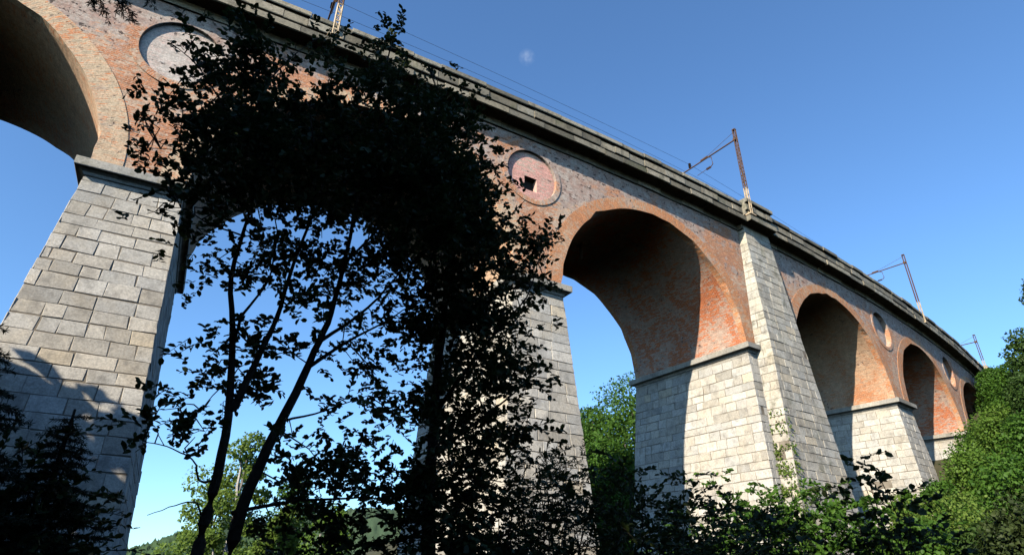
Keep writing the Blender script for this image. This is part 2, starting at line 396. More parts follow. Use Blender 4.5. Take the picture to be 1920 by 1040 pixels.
IMP_H = 0.72
for k in range(0, 8):
    c, hw0 = PC[k], PW_[k] / 2
    hw = lambda z, hw0=hw0: hw0 + BAT * (ZI - z) - 0.03
    of = lambda z: BATF * (ZI - z) - 0.03
    zt = ZI - IMP_H; rows = rows_for(GZ[k] - 2, zt, 10 + k, 0.48 if k < 3 else 0.50, 0.07)
    mb = MB()
    front = lambda u, z, o: P(c - hw(z) + 2 * hw(z) * u, of(z) + o, z)
    back = lambda u, z, o: P(c + hw(z) - 2 * hw(z) * u, -DEP - of(z) - o, z)
    left = lambda u, z, o: P(c - hw(z) - o, -DEP - of(z) + (DEP + 2 * of(z)) * u, z)
    right = lambda u, z, o: P(c + hw(z) + o, of(z) - (DEP + 2 * of(z)) * u, z)
    fw = lambda z: 2 * hw(z); sw = lambda z: DEP + 2 * of(z)
    ashlar_face(mb, front, fw, rows, 100 + k, bias=0.12, var=0.5); ashlar_face(mb, left, sw, rows, 200 + k, bias=0.1)
    ashlar_face(mb, right, sw, rows, 300 + k); ashlar_face(mb, back, fw, rows, 400 + k)
    pier = part(mb, 'pier', [M['stone'], M['mortar']])
    # impost: moulded slab round the pier
    mb = MB(); prof = [(-0.05, -IMP_H), (0.03, -IMP_H), (0.03, -0.60), (0.0, -0.59), (0.0, -0.54), (0.06, -0.52), (0.10, -0.42), (0.22, -0.36), (0.34, -0.345), (0.36, -0.32), (0.36, -0.02), (0.33, 0.0), (-0.10, 0.015)]
    def loop(e, z):
        n_s, n_d = max(3, int(2 * hw0 / 1.2)), 7; L = []
        L += [(c - hw0 - e + (2 * hw0 + 2 * e) * i / n_s, e, z) for i in range(n_s)]
        L += [(c + hw0 + e, e - (DEP + 2 * e) * i / n_d, z) for i in range(n_d)]
        L += [(c + hw0 + e - (2 * hw0 + 2 * e) * i / n_s, -DEP - e, z) for i in range(n_s)]
        L += [(c - hw0 - e, -DEP - e + (DEP + 2 * e) * i / n_d, z) for i in range(n_d)]
        return L
    loops = [loop(e, ZI + z) for e, z in prof]; N = len(loops[0]); r = np.random.default_rng(500 + k); tn = r.uniform(0.1, 0.7, N)
    for A, B in zip(loops, loops[1:]):
        for i in range(N):
            q = (A[i], A[(i + 1) % N], B[(i + 1) % N], B[i]); mb.face([P(*x) for x in q], None, tn[i])
    part(mb, 'impost', M['impost'], pier)

# brick core above the imposts is the spandrel; buttresses in front of piers 0, 3, 6
for k in (0, 3, 6):
    c = PC[k]
    zt = ZC - 0.08
    HW = lambda z: float(np.interp(z / SC, [-0.3, 0.19, 0.56, 0.98], [0.185, 0.125, 0.089, 0.064])) * SC - 0.03
    OF = lambda z: float(np.interp(z / SC, [-0.3, 0.19, 0.56, 0.98], [0.105, 0.070, 0.050, 0.021])) * SC - 0.03
    rows = rows_for(GZ[k] - 2, zt, 40 + k, 0.50, 0.05); mb = MB()
    ashlar_face(mb, lambda u, z, o: P(c - HW(z) + 2 * HW(z) * u, OF(z) + o, z), lambda z: 2 * HW(z), rows, 600 + k, lmin=0.55, lmax=1.25, bias=0.1, var=0.45)
    ashlar_face(mb, lambda u, z, o: P(c - HW(z) - o, -0.1 + (OF(z) + 0.1) * u, z), lambda z: OF(z) + 0.1, rows, 610 + k, lmin=0.6, lmax=1.5, bias=0.25, var=0.4)
    ashlar_face(mb, lambda u, z, o: P(c + HW(z) + o, OF(z) - (OF(z) + 0.1) * u, z), lambda z: OF(z) + 0.1, rows, 620 + k, lmin=0.6, lmax=1.5)
    part(mb, 'buttress', [M['stone_stained'], M['mortar']])

# medallions: recessed discs with a small square window
for k in (1, 2, 4, 5):
    c = PC[k] - (0.3 if k == 2 else 0.0); mb = MB(); m = 40; dr = 0.13 if k < 3 else 0.34
    ring = lambda r_, off: [P(c + r_ * math.cos(2 * math.pi * i / m), off, ZM + r_ * math.sin(2 * math.pi * i / m)) for i in range(m)]
    A, B, C_, D_ = ring(MEDR, -0.02), ring(MEDR, -dr), ring(MEDR + 0.02, 0.045), ring(MEDR + 0.30, 0.045); E_ = ring(MEDR + 0.31, -0.02); A2 = ring(MEDR, 0.03)
    for X_, Y_, u in ((A2, B, 0.3), (C_, A2, 0.1), (D_, C_, 0.36), (E_, D_, 0.1)):
        for i in range(m):
            j = (i + 1) % m; a0, a1 = 2 * math.pi * i / m * MEDR, 2 * math.pi * (i + 1) / m * MEDR
            mb.face([X_[i], X_[j], Y_[j], Y_[i]], [(0, a0), (0, a1), (u, a1), (u, a0)], 0.5, 0)
    # back disc with the window opening cut out
    wx, wz, ww, wh = c - 0.02, ZM - 0.50, 0.38, 0.42
    V = [Vector((c + MEDR * math.cos(2 * math.pi * i / m), ZM + MEDR * math.sin(2 * math.pi * i / m))) for i in range(m)]
    V += [Vector((wx + sx * ww, wz + sz * wh)) for sx, sz in ((-1, -1), (1, -1), (1, 1), (-1, 1))]
    E = [(i, (i + 1) % m) for i in range(m)] + [(m, m + 1), (m + 1, m + 2), (m + 2, m + 3), (m + 3, m)]
    vo, eo, fo, *_ = delaunay_2d_cdt(V, E, [], 0, 1e-5)
    for f in fo:
        q = [vo[i] for i in f]; cx = sum(p.x for p in q) / 3; cz = sum(p.y for p in q) / 3
        if k == 2 and abs(cx - wx) < ww and abs(cz - wz) < wh: continue
        mb.face([P(p.x, -dr, p.y) for p in q], [(p.x, p.y) for p in q], 0.5, 1)
    Q = lambda d: [P(wx + sx * ww, d, wz + sz * wh) for sx, sz in ((-1, -1), (1, -1), (1, 1), (-1, 1))]
    wd_ = 0.35 if k == 2 else 0.10
    q0, q1 = Q(-dr), Q(-dr - wd_)
    for i in range(4 if k == 2 else 0): mb.face([q0[i], q0[(i + 1) % 4], q1[(i + 1) % 4], q1[i]], None, 0.5, 1)
    med = part(mb, 'medallion', [M['brick_face'], M['plaster'] if k in (2,) else M['plaster_pale']])
    if k != 2: continue
    mb = MB(); q2 = Q(-dr - wd_ + 0.01); mb.face(q2, None, 0.5, 0)
    u_, v_ = (q2[1] - q2[0]), (q2[3] - q2[0]); nrm = u_.cross(v_).normalized()
    for i in range(1, 4):
        mb.box(q2[0] + u_ * (i / 4) + v_ * 0.5 + nrm * -0.02, u_.normalized() * 0.015, nrm * 0.015, v_ * 0.5, 0.5, 1)
        mb.box(q2[0] + v_ * (i / 4) + u_ * 0.5 + nrm * -0.03, v_.normalized() * 0.015, nrm * 0.015, u_ * 0.5, 0.5, 1)
    part(mb, 'window', [M['dark'] if k == 2 else M['mortar'], M['iron_grate']], med)

# cornice, parapet and coping: swept stone by stone so joints and small shifts show
def sweep(mb, prof, s0, s1, lmin, lmax, seed, jit=0.022, gap=0.02, extra=lambda s: 0.0, zx=lambda s: 0.0, back=False):
    r = np.random.default_rng(seed); s = s0
    while s < s1 - 0.05:
        e = min(s1, s + r.uniform(lmin, lmax)); do, dz = r.normal(0, jit), r.normal(0, jit * 0.7); t = r.uniform(0.05, 0.82)
        ex = extra(0.5 * (s + e)); zz = zx(0.5 * (s + e))
        a, b = s + gap / 2, e - gap / 2
        X_ = []
        for q in (a, b):
            X_.append([P(q, (-DEP - (o + ex + do)) if back else (o + ex + do), z + dz + (zz if z > 0 else 0)) for o, z in prof])
        n = len(prof)
        for i in range(n):
            jx = (i + 1) % n
            f_ = [X_[0][i], X_[1][i], X_[1][jx], X_[0][jx]]
            mb.face(f_, None, t)
        mb.face(X_[0], None, t); mb.face(X_[1][::-1], None, t)
        s = e
PED = [(PC[k] - 1.6, PC[k] + 1.35) for k in (0, 3, 6)]
brk = sorted([PC[0] - 8, PC[7] + 8] + [x for p_ in PED for x in p_])
ped_ex = lambda s: 0.32 if any(a < s < b for a, b in PED) else 0.0
ped_z = lambda s: 0.20 if any(a < s < b for a, b in PED) else 0.0
def segs(mb, prof, seed, back=False, lmin=1.3, lmax=2.3, **kw):
    for i, (a, b) in enumerate(zip(brk, brk[1:])): sweep(mb, prof, a, b, lmin, lmax, seed + i, extra=ped_ex, back=back, **kw)
zc = ZC
for back in (False, True):
    mb = MB()
    segs(mb, [(-0.6, zc - 0.33), (0.10, zc - 0.33), (0.10, zc - 0.12), (0.16, zc - 0.02), (0.84, zc - 0.02), (0.86, zc), (0.9, zc), (0.9, zc + 0.33), (0.86, zc + 0.37), (-0.6, zc + 0.37)], 700, back)
    part(mb, 'cornice', M['cornice'])
    mb = MB()
    segs(mb, [(0.10, zc + 0.36), (0.56, zc + 0.36), (0.56, zc + 0.66), (0.70, zc + 0.67), (0.72, zc + 0.70), (0.72, zc + 1.10), (0.62, zc + 1.12), (0.62, zc + 1.25), (0.10, zc + 1.25)], 730, back, lmin=1.0, lmax=1.9, zx=ped_z)
    par = part(mb, 'parapet', M['cornice'])
    mb = MB()
    segs(mb, [(0.02, zc + 1.24), (0.78, zc + 1.24), (0.81, zc + 1.28), (0.81, zc + 1.50), (0.76, zc + 1.55), (0.02, zc + 1.58)], 760, back, lmin=1.4, lmax=2.6, jit=0.03, zx=ped_z)
    part(mb, 'coping', M['cornice'], par)
mb = MB(); ss = np.arange(PC[0] - 8, PC[7] + 8, 1.5)
face_strip(mb, [P(s, 0.0, zc + 0.5) for s in ss], [P(s, -DEP, zc + 0.5) for s in ss], [(s, 0) for s in ss], [(s, DEP) for s in ss])
part(mb, 'deck', M['ballast'])
# iron drain pipe hanging under the crown of the third arch
mb = MB(); s_, d_ = arches[3] - 1.6, -4.9; zt = ZI + RISE * math.sqrt(1 - (1.6 / (W / 2)) ** 2)
mb.tube([P(s_, d_, zt + 0.1), P(s_, d_, zt - 1.1)], [0.11, 0.11], 10); mb.tube([P(s_, d_, zt - 0.02), P(s_, d_, zt - 0.1)], [0.3, 0.3], 10)
part(mb, 'drain_pipe', M['rust'])

# ------------------------------------------------------------------ catenary masts and wires
def mast(s, off, zb, label, zt=29.45, L=4.9):
    h = zt - zb; th = heading(s)
    t = thing('catenary_mast', P(s, off, zb), label, 'mast', 'overhead line masts along the viaduct parapet'); t.rotation_euler.z = th
    def lattice(z0, z1, mb):
        hw = lambda z: 0.12 - 0.05 * z / h
        n = max(2, int((z1 - z0) / 0.55))
        for sx in (-1, 1):
            for sy_ in (-1, 1):
                mb.tube([(sx * hw(z0), sy_ * 0.09, z0), (sx * hw(z1), sy_ * 0.09, z1)], [0.035, 0.035], 4)
        for i in range(n + 1):
            z = z0 + (z1 - z0) * i / n
            for sy_ in (-1, 1):
                mb.box((0, sy_ * 0.10, z), (hw(z), 0, 0), (0, 0.012, 0), (0, 0, 0.05))
                if i < n:
                    z2 = z0 + (z1 - z0) * (i + 1) / n; q = 1 if i % 2 else -1
                    mb.tube([(q * hw(z), sy_ * 0.10, z), (-q * hw(z2), sy_ * 0.10, z2)], [0.018, 0.018], 4)
    mb = MB(); lattice(0, 0.30 * h, mb); mb.box((0, 0, 0.04), (0.32, 0, 0), (0, 0.2, 0), (0, 0, 0.05)); mb.build('painted_base', M['cream'], t)
    mb = MB(); lattice(0.30 * h, h, mb); mb.box((0, 0, h), (0.12, 0, 0), (0, 0.12, 0), (0, 0, 0.03)); mb.build('lattice_post', M['rust'], t)
    zr = h - 0.85
    mb = MB(); mb.tube([(0, 0, zr), (0, L, zr - 0.1)], [0.055, 0.05], 8); mb.tube([(0, 0.02, h - 0.15), (0, 0.62 * L, zr - 0.05)], [0.014, 0.014], 5)
    mb.box((0, 0.05, zr), (0.12, 0, 0), (0, 0.12, 0), (0, 0, 0.09)); arm = mb.build('bracket_arm', M['rust'], t)
    mb = MB()
    for i in range(4): mb.tube([(0, L - 0.75, zr + 0.04 + 0.11 * i), (0, L - 0.75, zr + 0.1 + 0.11 * i)], [0.11, 0.05], 10)
    mb.build('insulator', M['rust'], arm)
    mb = MB()
    mb.tube([(0, 2.5, zr - 0.05), (0, 2.2, zr - 0.2), (0, 2.15, zr - 0.85), (0, 2.35, zr - 1.0)], [0.035] * 4, 6)
    for i in range(4): mb.tube([(0, 2.4 + 0.1 * i, zr - 1.0), (0, 2.46 + 0.1 * i, zr - 1.0)], [0.10, 0.05], 10)
    mb.tube([(0, 2.75, zr - 1.0), (0, min(3.6, L), zr - 1.05)], [0.02, 0.02], 6)
    mb.build('steady_arm', M['rust'], t)
    mb = MB(); mb.tube([(0, 2.5, zr + 0.02), (0, 3.1, zr + 0.0)], [0.09, 0.09], 10); mb.build('strain_insulator', M['rust'], arm)
    return t
MASTS = [(5.5, 0.74, ZC + 0.46, 'rusty lattice mast with cream base rising behind the crown of the dark tree'),
         (33.65, 1.05, ZC + 0.46, 'rusty lattice mast with cream base on the parapet pedestal above the buttress'),
         (62.9, 0.76, ZC + 0.46, 'rusty lattice mast on the parapet between the buttress mast and the hillside'),
         (84.0, 1.15, ZC + 0.46, 'smallest and farthest rusty lattice mast, near where viaduct meets green hillside', 26.6, 3.4)]
for a in MASTS: mast(*a)
def wire(name, d, z0, sag, rad, label):
    xs = [5.5 - 28.6, 5.5, 34.1, 62.9, 84.6, 110]; mb = MB(); pts = []
    for a, b in zip(xs, xs[1:]):
        for i in range(12):
            u = i / 12; pts.append(P(a + (b - a) * u, d, z0 - sag * 4 * u * (1 - u)))
    mb.tube(pts, [rad] * len(pts), 5); tag(mb.build(name, M['wire']), label, 'wire')
wire('messenger_wire', -3.4, 29.3, 0.35, 0.010, 'upper overhead railway wire strung between the lattice masts')
wire('contact_wire', -2.9, 27.75, 0.1, 0.010, 'lower overhead railway wire running close above the parapet')

# ------------------------------------------------------------------ ground
def hgt(x, y):
    x = np.asarray(x, float); y = np.asarray(y, float)
    h = np.interp(x, [-60, -25, -8, 0, 25, 40, 53, 65, 80, 95, 130, 200], [6, 1, -1.4, -1.7, -1.8, 0.0, 6.0, 11.5, 19.0, 24.0, 34.0, 50.0])
    h = h - 3.5 * np.clip((y - 8) / 14, 0, 1) * np.clip((45 - x) / 30, 0, 1) - 10 * np.clip((y - 35) / 80, 0, 1) * np.clip((60 - x) / 40, 0, 1)
    h = h + 0.12 * np.sin(x * 0.9 + 1.3 * np.sin(y * 0.5)) * np.cos(y * 0.7)
    return h
def ground():
    def axis(a, b):
        t = np.linspace(-1, 1, 120); return (np.sign(t) * np.abs(t) ** 2.6) * b + a
    xs, ys = axis(20, 1800), axis(20, 1800); X_, Y_ = np.meshgrid(xs, ys, indexing='ij'); Z_ = hgt(X_, Y_)
    far = np.clip((np.hypot(X_, Y_) - 220) / 200, 0, 1); Z_ = Z_ * (1 - far) + far * (-12)
    n = len(xs); V = np.stack([X_, Y_, Z_], -1).reshape(-1, 3); idx = np.arange(n * n).reshape(n, n)
    Q = np.stack([idx[:-1, :-1], idx[1:, :-1], idx[1:, 1:], idx[:-1, 1:]], -1).reshape(-1, 4)
    m = flat_mat('forest_floor', (0.03, 0.035, 0.014), (0.07, 0.06, 0.03), 0.7)
    tag(fast_mesh('ground', V, Q, m), None, None, None, 'structure')
ground()

def ridge(name, d, az0, az1, hfun, seed, mat, depth=260):
    n, k = 220, 26; az = np.radians(np.linspace(az0, az1, n)); V = []
    r = np.random.default_rng(seed); bump = r.normal(0, 1, (n, k))
    for i, a in enumerate(az):
        for j in range(k):
            t = j / (k - 1); rr = d + depth * t; h = -14 + (hfun(math.degrees(a)) + 14) * math.sin(min(1, t * 1.25) * math.pi / 2) + bump[i, j] * 2.2 * (d / 700)
            V.append((rr * math.sin(a), rr * math.cos(a), h))
    idx = np.arange(n * k).reshape(n, k); Q = np.stack([idx[:-1, :-1], idx[:-1, 1:], idx[1:, 1:], idx[1:, :-1]], -1).reshape(-1, 4)
    tag(fast_mesh(name, V, Q, mat), None, None, None, 'structure')
hm = flat_mat('wooded_hill', (0.022, 0.045, 0.018), (0.05, 0.085, 0.03), 0.05, 1.0, 0.6)
hm2 = flat_mat('far_wooded_hill', (0.03, 0.055, 0.03), (0.06, 0.09, 0.045), 0.03, 1.0, 0.6)
ridge('hills', 560, -16, 9, lambda a: 36 + 2.2 * a + 5 * math.sin(a * 0.9), 3, hm)
ridge('far_hills', 900, 4, 50, lambda a: 95 + 14 * math.sin(a * 0.35 + 2.2), 4, hm2)

# ------------------------------------------------------------------ foliage
def leaf_array(pos, direc, up, size, wid, fold=0.25, r=rng):
    """pos (N,3) leaf bases, direc along the leaf, up the leaf normal; six-point folded blades"""
    N = len(pos); d = direc / np.linalg.norm(direc, axis=1, keepdims=True)
    sd = np.cross(d, up); sd /= np.maximum(np.linalg.norm(sd, axis=1, keepdims=True), 1e-6); nn = np.cross(sd, d)
    L = (size * r.uniform(0.7, 1.25, N))[:, None]; Wd = L * wid
    pts = [pos, pos + d * L * 0.32 + sd * Wd * 0.5 + nn * Wd * fold, pos + d * L * 0.72 + sd * Wd * 0.46 + nn * Wd * fold,
           pos + d * L, pos + d * L * 0.72 - sd * Wd * 0.46 + nn * Wd * fold, pos + d * L * 0.32 - sd * Wd * 0.5 + nn * Wd * fold]
    V = np.stack(pts, 1).reshape(-1, 3); b = (np.arange(N) * 6)[:, None]
    Q = np.concatenate([b + np.array([[0, 1, 2, 3]]), b + np.array([[0, 3, 4, 5]])], 1).reshape(-1, 4)
    return V, Q, np.repeat(r.uniform(0, 1, N), 2)

def unit(n, r): 
    v = r.normal(0, 1, (n, 3)); return v / np.linalg.norm(v, axis=1, keepdims=True)

def sprigs(starts, dirs, length, nl, size, wid, r, droop=0.25):
    """leafy twigs: alternate leaves along a short drooping axis"""
    N = len(starts); t = np.linspace(0.12, 1, nl)[None, :, None]
    ax = dirs[:, None, :] * t * length[:, None, None]; ax[..., 2] -= (droop * (t[..., 0] ** 2) * length[:, None])
    pos = starts[:, None, :] + ax
    side = np.cross(dirs, np.array([0, 0, 1.0])) + r.normal(0, 0.25, (N, 3)); side /= np.linalg.norm(side, axis=1, keepdims=True)
    sg = np.where(np.arange(nl) % 2 == 0, 1, -1)[None, :, None]
    dl = dirs[:, None, :] * 0.75 + side[:, None, :] * sg * 0.9 + r.normal(0, 0.42, (N, nl, 3)); dl[..., 2] -= 0.08
    up = np.array([0, 0, 1.0])[None, None, :] + r.normal(0, 0.75, (N, nl, 3))
    return leaf_array(pos.reshape(-1, 3), dl.reshape(-1, 3), up.reshape(-1, 3), size, wid, 0.2, r), pos

LM = {
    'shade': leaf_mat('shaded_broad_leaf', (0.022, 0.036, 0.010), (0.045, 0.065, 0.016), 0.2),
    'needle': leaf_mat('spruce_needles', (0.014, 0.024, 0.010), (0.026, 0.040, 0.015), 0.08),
    'bright': leaf_mat('bright_leaf', (0.075, 0.15, 0.018), (0.125, 0.21, 0.03), 0.42),
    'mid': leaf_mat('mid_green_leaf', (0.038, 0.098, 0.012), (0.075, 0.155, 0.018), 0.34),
    'deep': leaf_mat('deep_green_leaf', (0.028, 0.062, 0.012), (0.055, 0.098, 0.018), 0.28),
    'yellow': leaf_mat('yellow_green_leaf', (0.10, 0.17, 0.026), (0.16, 0.23, 0.038), 0.42),
}
BARK = flat_mat('dark_bark', (0.035, 0.028, 0.02), (0.07, 0.058, 0.042), 14, 0.95, 0.8)
BARK2 = flat_mat('grey_bark', (0.10, 0.09, 0.07), (0.18, 0.165, 0.14), 9, 0.95, 0.6)
BIRCH = flat_mat('birch_bark', (0.5, 0.48, 0.44), (0.2, 0.18, 0.16), 7, 0.8, 0.3)

def branch_path(p0, p1, n, wob, r):
    p0, p1 = np.array(p0), np.array(p1); L = np.linalg.norm(p1 - p0); q = [p0 + (p1 - p0) * t for t in np.linspace(0, 1, n)]
    for i in range(1, n - 1): q[i] = q[i] + r.normal(0, wob * L, 3)
    return q

# --- foreground broadleaf trees, crown spread in depth around their stems
def inside_poly(px, py, poly):
    n = len(poly); c = np.zeros(len(px), bool); j = n - 1
    for i in range(n):
        xi, yi = poly[i]; xj, yj = poly[j]
        t = ((yi > py) != (yj > py)) & (px < (xj - xi) * (py - yi) / (yj - yi + 1e-9) + xi); c ^= t; j = i
    return c
def fill(poly, n, d0, d1, r, per=11, spread=0.20):
    """spots for leafy twigs, gathered in clusters so gaps stay open between them"""
    xs = [p[0] for p in poly]; ys = [p[1] for p in poly]; cen = []; m = max(3, n // per)
    while len(cen) < m:
        px, py = r.uniform(min(xs), max(xs), 300), r.uniform(min(ys), max(ys), 300); k = inside_poly(px, py, poly)
        cen += [tuple(at(a, b, r.uniform(d0, d1))) for a, b in zip(px[k], py[k])]
    cen = np.array(cen[:m]); k = r.integers(0, m, n)
    return cen[k] + r.normal(0, 1, (n, 3)) * np.array([spread, spread, spread * 0.75]) * r.uniform(0.6, 1.3, (m, 1))[k], cen

def fore_tree(base, label, stems, regions, seed, leaf=0.078, loose=()):
    r = np.random.default_rng(seed); B = Vector(base)
    t = thing('broadleaf_tree', B, label, 'tree')
    mb = MB(); sk = []
    for pts, r0, r1 in stems:
        q = [at(*p) for p in pts] if not isinstance(pts[0], Vector) else pts
        # smooth the path
        Q = []
        for a, b in zip(q, q[1:]):
            for i in range(4): Q.append(a.lerp(b, i / 4))
        Q.append(q[-1])
        for _ in range(2): Q = [Q[0]] + [(Q[i - 1] + Q[i] * 2 + Q[i + 1]) / 4 for i in range(1, len(Q) - 1)] + [Q[-1]]
        Q = [x + Vector(r.normal(0, min(0.006, r1 * 0.7), 3)) for x in Q]
        rad = r1 + (r0 - r1) * (1 - np.linspace(0, 1, len(Q))) ** 1.35; mb.tube(Q, rad, 8, False); sk += [(np.array(x), ra) for x, ra in zip(Q, rad)]
    SK = np.array([x for x, _ in sk]); 
    VV, QQ, TT, nv = [], [], [], 0
    for poly, n, d0, d1 in regions:
        S, CEN = fill(poly, n, d0, d1, r, 9 if n < 400 else 16)
        near = np.argmin(((S[:, None, :] - SK[None]) ** 2).sum(2), 1)
        away = S - SK[near]; ln = np.linalg.norm(away, axis=1, keepdims=True)
        D = away / np.maximum(ln, 1e-3) * 0.8 + unit(len(S), r) * 0.9; D[:, 2] = D[:, 2] * 0.8 + 0.1; D /= np.linalg.norm(D, axis=1, keepdims=True)
        nl = 11; (V, Q, Tn), pos = sprigs(S - D * 0.12, D, r.uniform(0.16, 0.36, len(S)), nl, leaf, 0.6, r, 0.12)
        VV.append(V); QQ.append(Q + nv); TT.append(Tn); nv += len(V)
        for i in range(0, len(S)):
            mb.tube([pos[i, 0], pos[i, nl // 2], pos[i, -1]], [0.005, 0.004, 0.002], 3, False)
            if i < len(CEN):
                b = CEN[i]; a = SK[np.argmin(((SK - b) ** 2).sum(1))]; m_ = (a + b) / 2 + r.normal(0, 0.06, 3); m_[2] += 0.05
                mb.tube([a, m_, b], [min(0.013, 0.006 + 0.004 * float(np.linalg.norm(b - a))), 0.007, 0.004], 5, False)
    mb.build('trunk', BARK, t, B)
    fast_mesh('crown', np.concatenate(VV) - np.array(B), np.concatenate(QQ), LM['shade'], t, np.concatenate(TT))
    return t

d = 7.0
baseA = at(398, 1040, d); baseA = Vector((baseA.x, baseA.y, float(hgt(baseA.x, baseA.y)) - 0.05))
s1 = [baseA] + [at(*p) for p in ((366, 1040, 7.0), (398, 930, 7.0), (430, 780, 7.0), (437, 640, 7.0), (430, 520, 7.0), (468, 400, 6.9), (500, 250, 6.9), (470, 120, 6.8))]
s2 = [baseA + Vector((0.1, 0.1, 0))] + [at(*p) for p in ((430, 1040, 7.2), (462, 920, 7.2), (540, 765, 7.2), (592, 655, 7.2), (620, 590, 7.1), (650, 480, 7.1), (675, 350, 7.0), (705, 200, 7.0), (735, 75, 6.9))]
st = lambda *p: list(p)
stemsA = [(s1, 0.070, 0.011), (s2, 0.080, 0.011),
    (st((437, 770, 7.0), (475, 690, 6.9), (520, 600, 6.9), (548, 500, 6.8), (600, 370, 6.7), (580, 200, 6.6)), 0.045, 0.01),
    (st((438, 640, 7.0), (455, 590, 6.9), (505, 530, 6.8), (520, 440, 6.7)), 0.022, 0.008),
    (st((575, 690, 7.2), (650, 640, 7.0), (720, 605, 6.9), (790, 560, 6.8)), 0.026, 0.006),
    (st((600, 640, 7.2), (690, 580, 7.3), (760, 500, 7.4), (800, 400, 7.4)), 0.024, 0.006),
    (st((640, 500, 7.1), (720, 420, 7.0), (780, 300, 7.0), (820, 200, 6.9)), 0.02, 0.005),
    (st((435, 960, 7.2), (560, 935, 7.0), (690, 935, 6.9), (745, 895, 6.8)), 0.022, 0.005),
    (st((530, 790, 7.2), (610, 770, 7.0), (690, 740, 6.8)), 0.016, 0.005),
    (st((405, 900, 7.0), (372, 905, 6.9), (366, 860, 6.8), (310, 835, 6.8), (268, 826, 6.7)), 0.014, 0.004),
    (st((380, 990, 7.0), (372, 937, 6.9), (330, 945, 6.8), (276, 966, 6.7)), 0.012, 0.003),
    (st((440, 700, 7.0), (400, 740, 6.9), (350, 800, 6.8)), 0.010, 0.003),
    (st((436, 610, 7.0), (470, 650, 6.8), (540, 655, 6.7), (600, 640, 6.6)), 0.012, 0.004),
    (st((470, 400, 6.9), (400, 330, 6.7), (350, 280, 6.6), (250, 278, 6.5)), 0.014, 0.003),
    (st((450, 440, 6.9), (390, 420, 6.7), (340, 385, 6.6), (275, 400, 6.5)), 0.012, 0.003),
    (st((490, 280, 6.9), (420, 200, 6.8), (370, 120, 6.7), (320, 80, 6.6)), 0.016, 0.004),
    (st((690, 260, 7.0), (760, 190, 6.9), (800, 120, 6.9)), 0.016, 0.004),
    (st((480, 180, 6.9), (540, 110, 6.8), (600, 70, 6.8)), 0.014, 0.004)]
crownTop = [(420, 60), (470, 50), (560, 60), (640, 85), (700, 100), (728, 52), (760, 90), (800, 118), (850, 205), (640, 215), (400, 190)]
crownA = [(400, 190), (640, 200), (850, 200), (880, 260), (905, 330), (910, 400), (900, 460), (760, 500), (700, 440), (620, 415), (520, 395), (440, 385), (400, 430), (370, 340), (360, 260)]
regA = [(crownA, 1350, 5.9, 8.4), (crownTop, 420, 6.0, 8.0),
    ([(470, 210), (820, 200), (900, 420), (700, 420), (520, 390), (430, 360)], 800, 5.9, 8.4),
    ([(290, 60), (340, 55), (420, 70), (430, 200), (400, 330), (350, 330), (300, 190), (330, 140)], 130, 6.0, 7.6),
    ([(245, 262), (262, 258), (300, 270), (300, 288), (250, 288)], 7, 6.3, 6.8),
    ([(255, 195), (275, 192), (282, 225), (262, 235)], 4, 6.3, 6.8),
    ([(268, 375), (330, 340), (345, 390), (310, 418), (268, 412)], 14, 6.3, 6.8),
    ([(290, 735), (355, 745), (362, 775), (300, 790)], 16, 6.5, 7.0), ([(268, 790), (320, 795), (300, 820), (270, 818)], 6, 6.5, 7.0), ([(335, 800), (400, 790), (400, 835), (345, 830)], 12, 6.5, 7.0),
    ([(370, 640), (440, 610), (540, 620), (540, 700), (460, 740), (385, 720)], 75, 6.3, 7.8),
    ([(400, 420), (520, 400), (640, 420), (740, 490), (760, 640), (650, 640), (560, 590), (470, 530), (400, 520)], 215, 6.3, 8.2),
    ([(540, 560), (760, 560), (770, 720), (600, 720)], 62, 6.3, 8.0),
    ([(520, 760), (640, 720), (780, 720), (780, 930), (660, 980), (520, 960), (500, 860)], 165, 6.3, 8.2),
    ([(560, 960), (680, 950), (690, 1060), (450, 1060), (470, 980)], 55, 6.4, 8.0)]
fore_tree(baseA, 'dark two-stemmed broadleaf tree in front of the second arch', stemsA, regA, 21)

baseB = at(805, 1040, 7.8); baseB = Vector((baseB.x, baseB.y, float(hgt(baseB.x, baseB.y)) - 0.05))
s3 = [baseB] + [at(*p) for p in ((803, 1040, 7.8), (806, 900, 7.8), (815, 750, 7.8), (830, 600, 7.7), (850, 450, 7.7), (830, 320, 7.6), (790, 200, 7.6))]
stemsB = [(s3, 0.11, 0.02),
    (st((812, 780, 7.8), (870, 700, 7.6), (930, 620, 7.5), (990, 560, 7.4), (1015, 470, 7.4)), 0.035, 0.006),
    (st((808, 860, 7.8), (880, 800, 7.7), (960, 740, 7.6), (1015, 690, 7.5)), 0.03, 0.006),
    (st((840, 520, 7.7), (900, 470, 7.6), (950, 410, 7.6), (985, 375, 7.5)), 0.022, 0.005),
    (st((806, 950, 7.8), (860, 920, 7.7), (920, 880, 7.7), (980, 820, 7.6)), 0.025, 0.005),
    (st((835, 380, 7.6), (880, 330, 7.6), (905, 290, 7.5)), 0.018, 0.004)]
